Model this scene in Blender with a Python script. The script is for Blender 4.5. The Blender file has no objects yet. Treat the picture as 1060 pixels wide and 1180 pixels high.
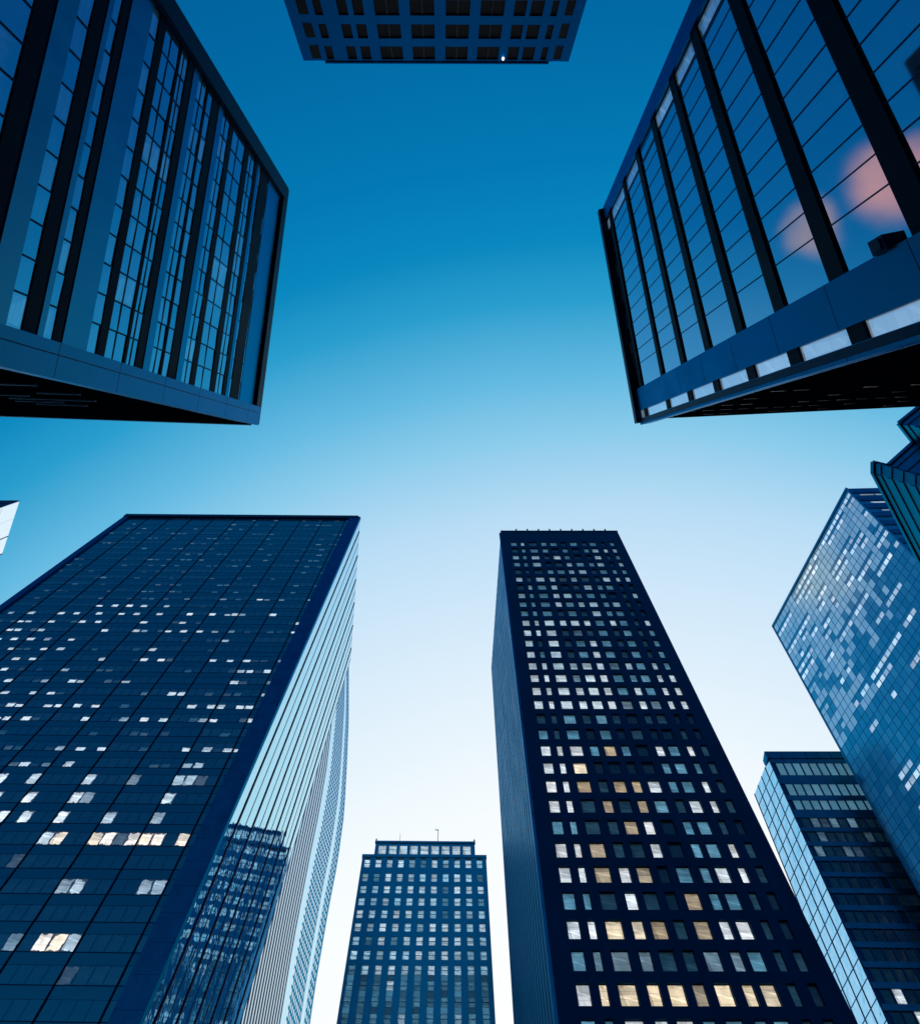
import bpy, math, random
from mathutils import Vector, Matrix

# ------------------------------------------------------------------ camera
scene = bpy.context.scene
COL = scene.collection
cam_d = bpy.data.cameras.new("camera")
cam_d.sensor_fit = 'VERTICAL'
cam_d.sensor_height = 24.0
cam_d.lens = 24.0 * 900.0 / 1180.0          # about 18 mm on a 24 mm tall sensor
cam_d.clip_start, cam_d.clip_end = 0.1, 6000.0
cam = bpy.data.objects.new("camera", cam_d)
COL.objects.link(cam)
EYE = Vector((0.0, 0.0, 1.6))
TILT = math.atan(170.0 / 900.0)              # the camera looks almost straight up
_s, _c = math.sin(TILT), math.cos(TILT)
cam.matrix_world = Matrix(((1, 0, 0, EYE.x), (0, -_c, -_s, EYE.y), (0, _s, -_c, EYE.z), (0, 0, 0, 1)))
scene.camera = cam

# ------------------------------------------------------------------ dusk sky
world = bpy.data.worlds.new("World")
scene.world = world
world.use_nodes = True
wt = world.node_tree
wt.nodes.clear()


def wn(kind, **kw):
    n = wt.nodes.new(kind)
    for k, v in kw.items():
        setattr(n, k, v)
    return n


def wmath(op, a, b=None, c=None):
    n = wn('ShaderNodeMath', operation=op)
    for i, x in enumerate((a, b, c)):
        if x is None:
            continue
        if isinstance(x, (int, float)):
            n.inputs[i].default_value = x
        else:
            wt.links.new(x, n.inputs[i])
    return n.outputs[0]


def wdot(vec, v):
    n = wn('ShaderNodeVectorMath', operation='DOT_PRODUCT')
    wt.links.new(vec, n.inputs[0])
    n.inputs[1].default_value = v
    return n.outputs['Value']


tc = wn('ShaderNodeTexCoord')
DIR = tc.outputs['Generated']
GLOW = Vector((0.17, 0.985, 0.0))            # the sun has just gone down on this side
t_g = wdot(DIR, GLOW)
t_s = wdot(DIR, Vector((0.985, -0.17, 0.0)))
air = wn('ShaderNodeTexNoise')                # the air is never quite even
air.inputs['Scale'].default_value = 2.2
air.inputs['Detail'].default_value = 4.0
wt.links.new(DIR, air.inputs['Vector'])
t_val = wmath('SUBTRACT', wmath('MULTIPLY_ADD', air.outputs['Fac'], 0.03, wmath('SUBTRACT', t_g, 0.015)),
              wmath('MULTIPLY', wmath('MULTIPLY', t_s, t_s), 0.41))
ramp = wn('ShaderNodeValToRGB')
wt.links.new(wmath('MULTIPLY_ADD', t_val, 0.5, 0.5), ramp.inputs[0])


def lin(r, g, b):
    f = lambda c: (c / 255 / 12.92) if c / 255 <= 0.04045 else ((c / 255 + 0.055) / 1.055) ** 2.4
    return (f(r), f(g), f(b), 1.0)


SKY = [(-1.0, (60, 165, 225)), (-0.88, (14, 128, 194)), (-0.78, (3, 98, 160)), (-0.60, (3, 90, 151)), (-0.45, (1, 97, 156)), (-0.36, (1, 105, 164)), (-0.22, (3, 121, 180)),  # horizon opposite the glow is raised, out of view, to light walls facing it
       (-0.13, (10, 136, 192)), (-0.06, (42, 158, 206)), (0.03, (98, 185, 225)), (0.10, (138, 203, 235)), (0.20, (185, 221, 246)),
       (0.30, (208, 232, 250)), (0.42, (229, 243, 253)), (0.53, (247, 253, 255)), (0.70, (255, 255, 255)), (0.82, (190, 220, 240)), (1.0, (120, 175, 215))]
el = ramp.color_ramp.elements
while len(el) > 1:
    el.remove(el[-1])
el[0].position = 0.0
el[0].color = lin(*SKY[0][1])
for t, c in SKY[1:]:
    e = el.new(t * 0.5 + 0.5)
    e.color = lin(*c)
# two small sunset clouds in the west, mirrored by the glass of the block on the other side
sky_col = ramp.outputs[0]
cn = wn('ShaderNodeTexNoise')
cn.inputs['Scale'].default_value = 14.0
cn.inputs['Detail'].default_value = 4.0
wt.links.new(DIR, cn.inputs['Vector'])
wisp = wmath('MULTIPLY_ADD', cn.outputs['Fac'], 1.3, 0.2)
c2 = wn('ShaderNodeTexNoise')
c2.inputs['Scale'].default_value = 9.0
c2.inputs['Detail'].default_value = 3.0
wt.links.new(DIR, c2.inputs['Vector'])
off = wn('ShaderNodeVectorMath', operation='MULTIPLY_ADD')
off.inputs[1].default_value = (0.06, 0.06, 0.06)
off.inputs[2].default_value = (-0.03, -0.03, -0.03)
wt.links.new(c2.outputs['Color'], off.inputs[0])
wob = wn('ShaderNodeVectorMath', operation='ADD')
wt.links.new(DIR, wob.inputs[0])
wt.links.new(off.outputs[0], wob.inputs[1])
nrm = wn('ShaderNodeVectorMath', operation='NORMALIZE')
wt.links.new(wob.outputs[0], nrm.inputs[0])
CDIR = nrm.outputs[0]
for cdir, c0, c1, cc in (((-0.470, -0.006, 0.883), 0.99825, 1.00015, (1.25, 0.66, 0.50, 1)), ((-0.388, 0.010, 0.921), 0.99905, 1.00008, (0.7, 0.55, 0.52, 1))):
    mr = wn('ShaderNodeMapRange', interpolation_type='SMOOTHERSTEP')
    mr.inputs['From Min'].default_value = c0
    mr.inputs['From Max'].default_value = c1
    wt.links.new(wdot(CDIR, Vector(cdir).normalized()), mr.inputs['Value'])
    cmix = wn('ShaderNodeMixRGB')
    cmix.inputs[2].default_value = cc
    wt.links.new(wmath('MULTIPLY', wmath('POWER', mr.outputs[0], 1.7), wisp), cmix.inputs[0])
    wt.links.new(sky_col, cmix.inputs[1])
    sky_col = cmix.outputs[0]
bg = wn('ShaderNodeBackground')
bg.inputs[1].default_value = 1.0
wt.links.new(sky_col, bg.inputs[0])
wo = wn('ShaderNodeOutputWorld')
wt.links.new(bg.outputs[0], wo.inputs[0])

sun_d = bpy.data.lights.new("sun", 'SUN')
sun_d.energy = 0.05
sun_d.angle = math.radians(4)
sun_d.color = (1.0, 0.95, 0.9)
sun = bpy.data.objects.new("sun", sun_d)
COL.objects.link(sun)
sun.rotation_euler = Vector((-0.17, -0.97, -0.12)).to_track_quat('-Z', 'Y').to_euler()

vs = scene.view_settings
vs.view_transform = 'Standard'
vs.look = 'None'
vs.exposure = 0.0
vs.gamma = 1.0
vs.use_curve_mapping = False

# ------------------------------------------------------------------ materials


class Mat:
    """small node-tree writer"""

    def __init__(self, name):
        self.m = bpy.data.materials.new(name)
        self.m.use_nodes = True
        self.t = self.m.node_tree
        self.b = self.t.nodes['Principled BSDF']

    def n(self, kind, **kw):
        x = self.t.nodes.new(kind)
        for k, v in kw.items():
            setattr(x, k, v)
        return x

    def l(self, a, b):
        self.t.links.new(a, b)

    def math(self, op, a, b=None, c=None, clamp=False):
        x = self.n('ShaderNodeMath', operation=op)
        x.use_clamp = clamp
        for i, v in enumerate((a, b, c)):
            if v is None:
                continue
            if isinstance(v, (int, float)):
                x.inputs[i].default_value = v
            else:
                self.l(v, x.inputs[i])
        return x.outputs[0]

    def mix(self, fac, a, b):
        x = self.n('ShaderNodeMixRGB')
        for i, v in enumerate((fac, a, b)):
            if isinstance(v, (int, float)):
                x.inputs[i].default_value = v
            elif isinstance(v, tuple):
                x.inputs[i].default_value = v
            else:
                self.l(v, x.inputs[i])
        return x.outputs[0]


def c4(c):
    return (c[0], c[1], c[2], 1.0)


def clad(name, col, rough=0.45, metal=0.0, var=0.35, scale=0.25, spec=0.04, tint=(0.22, 0.62, 1.0, 1)):
    """cladding, metal or concrete with broad tonal wear"""
    M = Mat(name)
    tcn = M.n('ShaderNodeTexCoord')
    mp = M.n('ShaderNodeMapping')
    mp.inputs['Scale'].default_value = (scale, scale, scale * 0.35)
    M.l(tcn.outputs['Object'], mp.inputs[0])
    nz = M.n('ShaderNodeTexNoise')
    nz.inputs['Scale'].default_value = 1.0
    nz.inputs['Detail'].default_value = 6.0
    M.l(mp.outputs[0], nz.inputs['Vector'])
    lo = tuple(x * (1 - var) for x in col)
    hi = tuple(min(1, x * (1 + var)) for x in col)
    M.l(M.mix(nz.outputs['Fac'], c4(lo), c4(hi)), M.b.inputs['Base Color'])
    M.l(M.math('MULTIPLY_ADD', nz.outputs['Fac'], 0.25, rough - 0.12), M.b.inputs['Roughness'])
    M.b.inputs['Metallic'].default_value = metal
    M.b.inputs['Specular IOR Level'].default_value = spec
    M.b.inputs['Specular Tint'].default_value = tint
    return M.m


def glass(name, col, rough=0.05, ior=1.6, wave=0.0, wscale=0.4, spec=0.5):
    """facade glass: dark body, sky in its reflection; opaque as the photograph shows it"""
    M = Mat(name)
    M.b.inputs['Base Color'].default_value = c4(col)
    M.b.inputs['Roughness'].default_value = rough
    M.b.inputs['IOR'].default_value = ior
    M.b.inputs['Specular IOR Level'].default_value = spec
    if wave:
        tcn = M.n('ShaderNodeTexCoord')
        nz = M.n('ShaderNodeTexNoise')
        nz.inputs['Scale'].default_value = wscale
        nz.inputs['Detail'].default_value = 2.0
        M.l(tcn.outputs['Object'], nz.inputs['Vector'])
        bp = M.n('ShaderNodeBump')
        bp.inputs['Strength'].default_value = wave
        bp.inputs['Distance'].default_value = 0.4
        M.l(nz.outputs['Fac'], bp.inputs['Height'])
        M.l(bp.outputs[0], M.b.inputs['Normal'])
    return M.m


def mirror(name, col, edge, rough=0.03, wave=0.0, wscale=0.4):
    """glass with a tinted reflecting coat"""
    m = glass(name, col, rough, 1.5, wave, wscale)
    b = m.node_tree.nodes['Principled BSDF']
    b.inputs['Metallic'].default_value = 1.0
    b.inputs['Specular Tint'].default_value = c4(edge)
    return m


def window_glass(name, col, ior=1.5, rough=0.07, ragged=0.5, gain=1.0, coat=None):
    """a pane: reflecting glass plus an emission for a lit room or painted sky sheen, driven per pane by the maps «look» (level, seed) and «tone» (warmth)"""
    M = Mat(name)
    M.b.inputs['Base Color'].default_value = c4(col)
    M.b.inputs['Roughness'].default_value = rough
    M.b.inputs['IOR'].default_value = ior
    if coat:
        M.b.inputs['Base Color'].default_value = c4(coat)
        M.b.inputs['Metallic'].default_value = 1.0
        M.b.inputs['Specular Tint'].default_value = (0.45, 0.8, 0.95, 1)
    uv = M.n('ShaderNodeUVMap', uv_map='pane')
    lk = M.n('ShaderNodeUVMap', uv_map='look')
    tn = M.n('ShaderNodeUVMap', uv_map='tone')
    s_uv, s_lk, s_tn = (M.n('ShaderNodeSeparateXYZ') for _ in range(3))
    M.l(uv.outputs[0], s_uv.inputs[0])
    M.l(lk.outputs[0], s_lk.inputs[0])
    M.l(tn.outputs[0], s_tn.inputs[0])
    U, V = s_uv.outputs[0], s_uv.outputs[1]
    LEV, SEED, WARM = s_lk.outputs[0], s_lk.outputs[1], s_tn.outputs[0]
    # room clutter: noise over the pane, another for every seed
    cv = M.n('ShaderNodeCombineXYZ')
    M.l(M.math('MULTIPLY', U, 2.2), cv.inputs[0])
    M.l(M.math('MULTIPLY', V, 2.0), cv.inputs[1])
    M.l(M.math('MULTIPLY', SEED, 97.0), cv.inputs[2])
    nz = M.n('ShaderNodeTexNoise')
    nz.inputs['Scale'].default_value = 1.0
    nz.inputs['Detail'].default_value = 3.0
    M.l(cv.outputs[0], nz.inputs['Vector'])
    def edge(X):
        return M.math('MINIMUM', X, M.math('SUBTRACT', 1.0, X))

    e0 = M.math('MINIMUM', edge(U), edge(V))
    shape = M.math('MULTIPLY_ADD', M.math('SUBTRACT', nz.outputs['Fac'], 0.5), 0.7, M.math('MULTIPLY', e0, 1.4))
    m1 = M.n('ShaderNodeMapRange', interpolation_type='SMOOTHSTEP')
    m1.inputs['From Min'].default_value = 0.05
    m1.inputs['From Max'].default_value = 0.10
    M.l(shape, m1.inputs['Value'])
    clutter = M.math('MULTIPLY_ADD', M.math('SUBTRACT', m1.outputs[0], 1.0), ragged, 1.0)
    # ceiling panels and half-drawn blinds
    br = M.n('ShaderNodeTexBrick')
    br.inputs['Scale'].default_value = 1.0
    br.inputs['Color1'].default_value = (1, 1, 1, 1)
    br.inputs['Color2'].default_value = (0.86, 0.86, 0.86, 1)
    br.inputs['Mortar'].default_value = (0.72, 0.72, 0.72, 1)
    br.inputs['Mortar Size'].default_value = 0.025
    br.inputs['Brick Width'].default_value = 0.9
    br.inputs['Row Height'].default_value = 0.33
    cb = M.n('ShaderNodeCombineXYZ')
    M.l(M.math('MULTIPLY_ADD', V, 0.35, M.math('ADD', U, SEED)), cb.inputs[0])
    M.l(M.math('ADD', V, M.math('MULTIPLY', SEED, 7.3)), cb.inputs[1])
    M.l(cb.outputs[0], br.inputs['Vector'])
    blind_top = M.math('MULTIPLY_ADD', M.math('FRACT', M.math('MULTIPLY', SEED, 13.7)), 0.9, 0.35)
    blind = M.math('GREATER_THAN', V, blind_top)
    bl = M.math('MULTIPLY_ADD', blind, -0.34, 1.0)
    n2 = M.n('ShaderNodeTexNoise')
    n2.inputs['Scale'].default_value = 0.55
    n2.inputs['Detail'].default_value = 1.0
    M.l(cv.outputs[0], n2.inputs['Vector'])
    bl = M.math('MULTIPLY', bl, M.math('MULTIPLY_ADD', n2.outputs['Fac'], 0.9, 0.55))
    # side wall of the room, seen at a slant, and strips of ceiling light
    lean = M.math('MULTIPLY_ADD', M.math('FRACT', M.math('MULTIPLY', SEED, 3.1)), 0.5, -0.12)
    w1 = M.n('ShaderNodeMapRange', interpolation_type='SMOOTHSTEP')
    w1.inputs['From Min'].default_value = -0.02
    w1.inputs['From Max'].default_value = 0.02
    w1.inputs['To Min'].default_value = 0.62
    M.l(M.math('SUBTRACT', U, M.math('MULTIPLY', lean, M.math('SUBTRACT', 1.15, V))), w1.inputs['Value'])
    ph = M.math('FRACT', M.math('ADD', M.math('MULTIPLY_ADD', U, 0.35, M.math('MULTIPLY', V, 1.7)), M.math('MULTIPLY', SEED, 5.3)))
    st = M.math('LESS_THAN', M.math('ABSOLUTE', M.math('SUBTRACT', ph, 0.5)), 0.07)
    bl = M.math('MULTIPLY', bl, w1.outputs[0])
    bl = M.math('MULTIPLY', bl, M.math('MULTIPLY_ADD', st, 0.4, 0.97))
    k = M.math('MULTIPLY', clutter, bl)
    bw = M.n('ShaderNodeRGBToBW')
    M.l(br.outputs[0], bw.inputs[0])
    k = M.math('MULTIPLY', k, bw.outputs[0])
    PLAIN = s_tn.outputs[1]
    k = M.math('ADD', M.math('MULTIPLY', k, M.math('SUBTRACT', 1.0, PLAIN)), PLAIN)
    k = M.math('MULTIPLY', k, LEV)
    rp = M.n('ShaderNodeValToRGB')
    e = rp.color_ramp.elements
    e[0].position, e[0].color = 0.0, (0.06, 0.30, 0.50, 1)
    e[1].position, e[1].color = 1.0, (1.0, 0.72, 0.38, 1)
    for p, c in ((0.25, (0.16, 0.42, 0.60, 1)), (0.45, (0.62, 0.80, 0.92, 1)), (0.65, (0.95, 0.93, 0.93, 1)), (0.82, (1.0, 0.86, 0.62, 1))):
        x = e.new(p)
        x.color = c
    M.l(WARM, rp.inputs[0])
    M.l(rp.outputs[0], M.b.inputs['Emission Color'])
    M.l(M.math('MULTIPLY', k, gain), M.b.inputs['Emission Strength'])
    return M.m


MAT = {}


def setup_materials():
    m = MAT
    m['navy'] = clad('navy_cladding', (0.014, 0.085, 0.185), 0.42)
    m['navy_metal'] = clad('navy_anodised_metal', (0.028, 0.105, 0.175), 0.36, metal=1.0, scale=0.8, var=0.4)
    m['blue_metal'] = clad('blue_anodised_metal', (0.15, 0.37, 0.42), 0.38, metal=1.0, var=0.2)
    m['teal_band'] = clad('dull_teal_metal', (0.035, 0.20, 0.28), 0.45, metal=1.0, var=0.5, scale=0.2)
    m['navy_dark'] = clad('black_navy_metal', (0.007, 0.036, 0.085), 0.42)
    m['navy_gloss'] = clad('polished_navy_metal', (0.03, 0.09, 0.16), 0.34, metal=0.55)
    m['black'] = clad('blackened_metal', (0.002, 0.008, 0.022), 0.55)
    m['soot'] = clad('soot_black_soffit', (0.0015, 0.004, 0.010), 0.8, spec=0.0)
    m['panel'] = clad('grey_blue_panel', (0.06, 0.20, 0.27), 0.34, metal=1.0, scale=0.9, var=0.4)
    m['steel_band'] = clad('blue_steel_band', (0.035, 0.16, 0.26), 0.30, metal=0.7, scale=1.0, var=0.4)
    m['concrete'] = clad('blue_coated_panel', (0.005, 0.075, 0.215), 0.5, metal=1.0, scale=0.4)
    m['pale'] = clad('pale_stone_fin', (0.55, 0.68, 0.80), 0.5, scale=0.3, var=0.12)
    m['white_panel'] = mirror('white_glazed_panel', (0.80, 0.92, 1.0), (1, 1, 1), 0.12, 0.05)
    m['trim'] = clad('light_metal_trim', (0.65, 0.67, 0.70), 0.35, metal=0.5)
    m['teal_metal'] = clad('teal_metal', (0.09, 0.34, 0.42), 0.4, metal=1.0)
    m['teal_light'] = clad('light_mullion', (0.35, 0.48, 0.56), 0.4, metal=0.3)
    m['jcore'] = clad('deep_blue_cladding', (0.04, 0.17, 0.25), 0.42, metal=1.0, var=0.5, scale=0.15)
    m['ground'] = clad('asphalt', (0.05, 0.05, 0.052), 0.85, scale=0.5)
    m['plaza'] = clad('plaza_stone', (0.22, 0.23, 0.24), 0.7, scale=0.8)
    m['roofing'] = clad('roofing_felt', (0.06, 0.06, 0.065), 0.9)
    m['glass_navy'] = glass('navy_glass', (0.002, 0.034, 0.080), 0.08, 2.2, 0.05)
    m['glass_mirror'] = mirror('mirror_coated_glass', (0.34, 0.66, 0.80), (0.72, 0.92, 1.0), 0.02, 0.10, 0.25)
    m['glass_bright'] = mirror('bright_coated_glass', (0.55, 0.80, 0.92), (0.9, 0.97, 1.0), 0.03, 0.35, 0.35)
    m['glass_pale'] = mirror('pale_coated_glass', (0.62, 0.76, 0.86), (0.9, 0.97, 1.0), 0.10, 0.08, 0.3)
    m['win_a'] = window_glass('ribbon_window_glass', (0.002, 0.038, 0.088), 2.3, 0.08, 0.9)
    m['win_b'] = window_glass('office_window_glass', (0.004, 0.018, 0.042), 1.5, 0.08, 0.30)
    m['win_c'] = window_glass('tower_window_glass', (0.006, 0.07, 0.14), 1.6, 0.08, 0.6)
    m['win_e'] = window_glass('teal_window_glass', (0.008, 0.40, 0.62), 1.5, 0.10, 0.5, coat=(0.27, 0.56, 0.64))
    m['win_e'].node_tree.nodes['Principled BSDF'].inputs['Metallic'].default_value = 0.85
    m['win_f'] = window_glass('blue_window_glass', (0.004, 0.03, 0.07), 2.3, 0.03, 0.6, coat=(0.04, 0.28, 0.43))
    m['win_g'] = window_glass('smooth_blue_glass', (0.004, 0.03, 0.07), 2.3, 0.03, 0.6, coat=(0.52, 0.46, 0.58))
    m['win_h'] = window_glass('dark_window_glass', (0.0006, 0.002, 0.006), 1.12, 0.6, 0.6)
    lm = Mat('lamp_glow')
    lm.b.inputs['Emission Color'].default_value = (0.9, 0.95, 1, 1)
    lm.b.inputs['Emission Strength'].default_value = 3.0
    m['lamp'] = lm.m


setup_materials()

# ------------------------------------------------------------------ mesh building


class Face:
    """one wall: Pa and Pb are its roof corners, up its vertical; u runs along the roof edge, v down the wall, d out of it"""

    def __init__(self, Pa, Pb, up, origin=None):
        self.P, self.up = Vector(Pa) , Vector(up).normalized()
        e = Vector(Pb) - Vector(Pa)
        self.len = e.length
        self.e = e.normalized()
        self.n = self.e.cross(self.up).normalized()
        c = Vector(origin) if origin is not None else Vector((0, 0, 0))
        if self.n.dot(c - self.P) < 0:
            self.n = -self.n
        self.fan = 0.0

    def pt(self, u, v, d=0.0):
        if self.fan:
            v = v * (1 - self.fan * (1 - u / self.len))
        return self.P + self.e * u - self.up * v + self.n * d


class MB:
    def __init__(self):
        self.v, self.f, self.mi = [], [], []
        self.uv, self.look, self.tone = [], [], []

    def face(self, pts, mat=0, look=(0, 0), tone=0.0, uv=None):
        i = len(self.v)
        self.v += [tuple(p) for p in pts]
        self.f.append(tuple(range(i, i + len(pts))))
        self.mi.append(mat)
        self.uv.append(uv or [(0, 0), (1, 0), (1, 1), (0, 1)][:len(pts)] if len(pts) <= 4 else [(0, 0)] * len(pts))
        self.look.append(look)
        self.tone.append(tone)

    def pane(self, F, u0, u1, v0, v1, d=0.02, level=0.0, seed=0.0, tone=0.5, jit=0.0, mat=0):
        """v0 above v1; a pane may sit a few millimetres out of true, as real glass does"""
        q = [(u0, v1), (u1, v1), (u1, v0), (u0, v0)]
        a, b = (random.uniform(-jit, jit) for _ in range(2))
        dd = [d - a - b, d + a - b, d + a + b, d - a + b]
        pts = [F.pt(u, v, x) for (u, v), x in zip(q, dd)]
        nn = (pts[1] - pts[0]).cross(pts[3] - pts[0])
        uvs = [(0, 0), (1, 0), (1, 1), (0, 1)]
        if nn.dot(F.n) < 0:
            pts, uvs = pts[::-1], uvs[::-1]
        self.face(pts, mat, (level, seed), tone, uvs)

    def box(self, F, u0, u1, v0, v1, d0, d1, mat=0):
        c = [F.pt(u, v, d) for d in (d0, d1) for v in (v0, v1) for u in (u0, u1)]
        q = [(0, 1, 3, 2), (4, 6, 7, 5), (0, 4, 5, 1), (2, 3, 7, 6), (0, 2, 6, 4), (1, 5, 7, 3)]
        ctr = sum(c, Vector()) / 8
        for ids in q:
            pts = [c[i] for i in ids]
            n = (pts[1] - pts[0]).cross(pts[2] - pts[1])
            if n.dot(sum(pts, Vector()) / 4 - ctr) < 0:
                pts.reverse()
            self.face(pts, mat)

    def column(self, F, u0, u1, v0, v1, d0, d1, step=3.2, mat=0, seam=1):
        self.box(F, u0, u1, v0, v1, d0, d1, mat)
        v = v0 + step * 0.6
        while v < v1:
            self.box(F, u0 + 0.02, u1 - 0.02, v, v + 0.035, d1 - 0.01, d1 + 0.003, seam)
            v += step

    def rod(self, a, b, r, sides=6, mat=0):
        a, b = Vector(a), Vector(b)
        z = (b - a).normalized()
        x = z.orthogonal().normalized()
        y = z.cross(x)
        ra = [a + (x * math.cos(t) + y * math.sin(t)) * r for t in [k * 2 * math.pi / sides for k in range(sides)]]
        rb = [p + (b - a) for p in ra]
        for k in range(sides):
            j = (k + 1) % sides
            self.face([ra[k], ra[j], rb[j], rb[k]], mat)
        self.face(rb, mat)
        self.face(ra[::-1], mat)

    def prism(self, top, up, length, mat=0, roof=None):
        up = Vector(up).normalized()
        top = [Vector(p) for p in top]
        bot = [p - up * length for p in top]
        n = len(top)
        ctr = (sum(top, Vector()) + sum(bot, Vector())) / (2 * n)
        for i in range(n):
            j = (i + 1) % n
            pts = [bot[i], bot[j], top[j], top[i]]
            self.face(pts, mat)
        self.face(top, mat if roof is None else roof)
        self.face(bot[::-1], mat)

    def build(self, name, mats, parent=None, kind=None):
        me = bpy.data.meshes.new(name)
        # everything is written in world metres; a part's origin is its thing's base
        off = Vector(parent['_base']) if parent is not None and '_base' in parent else Vector((0, 0, 0))
        me.from_pydata([tuple(Vector(p) - off) for p in self.v], [], self.f)
        if not isinstance(mats, (list, tuple)):
            mats = [mats]
        for mm in mats:
            me.materials.append(mm)
        me.polygons.foreach_set('material_index', self.mi)
        la, lb, lc = (me.uv_layers.new(name=x) for x in ('pane', 'look', 'tone'))
        k = 0
        for fi, f in enumerate(self.f):
            for j in range(len(f)):
                la.data[k].uv = self.uv[fi][j] if j < len(self.uv[fi]) else (0, 0)
                lb.data[k].uv = self.look[fi]
                lc.data[k].uv = self.tone[fi] if isinstance(self.tone[fi], tuple) else (self.tone[fi], 0)
                k += 1
        me.update()
        o = bpy.data.objects.new(name, me)
        COL.objects.link(o)
        if parent is not None:
            o.parent = parent
        if kind:
            o['kind'] = kind
        return o


def thing(name, label, cat, base, group=None):
    o = bpy.data.objects.new(name, None)
    o.empty_display_size = 2.0
    COL.objects.link(o)
    o.location = base
    o['_base'] = tuple(base)
    o['label'] = label
    o['category'] = cat
    if group:
        o['group'] = group
    return o


def V(p):
    """a point given from the eye, in scene metres"""
    return Vector(p) + EYE


GROUP = 'office towers round the plaza'


def base_of(pts, up):
    c = sum((V(p) for p in pts), Vector()) / len(pts)
    up = Vector(up).normalized()
    return c - up * (c.z / up.z)


class Windows:
    """collects the windows of one tower: the hundred that show largest become parts of their own, the rest one part"""

    def __init__(self, tower, mats, name='window', most=100):
        self.t, self.mats, self.name, self.most, self.items = tower, mats, name, most, []

    def add(self, F, u, v, mb, lit=0.0, h=1.0, w=1.0):
        p = F.pt(u, v) - EYE
        inside = abs(p.x / p.z) < 0.72 and -0.6 < p.y / p.z < 1.1
        a = w * h * abs(p.normalized().dot(F.n)) / p.length_squared
        self.items.append((a if inside else a * 1e-3, lit, mb))

    def finish(self):
        self.items.sort(key=lambda x: -x[0])
        for a, lit, mb in self.items[:self.most]:
            o = mb.build(self.name, self.mats, self.t)
        rest = self.items[self.most:]
        if rest:
            big = MB()
            for a, lit, mb in rest:
                k = len(big.v)
                big.v += mb.v
                big.f += [tuple(i + k for i in f) for f in mb.f]
                for x in ('mi', 'uv', 'look', 'tone'):
                    getattr(big, x).extend(getattr(mb, x))
            big.build(self.name, self.mats, self.t, 'stuff')


# ------------------------------------------------------------------ ground
def ground():
    g = MB()
    R = 560
    g.face([Vector((-R, -R, 0)), Vector((R, -R, 0)), Vector((R, R, 0)), Vector((-R, R, 0))])
    o = g.build('ground', MAT['ground'])
    o['kind'] = 'structure'
    p = MB()
    p.prism([Vector((-11, -16, 0.14)), Vector((8, -16, 0.14)), Vector((8, 30, 0.14)), Vector((-11, 30, 0.14))], (0, 0, 1), 0.14)
    o = p.build('pavement', MAT['plaza'])
    o['kind'] = 'structure'


ground()


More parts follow.
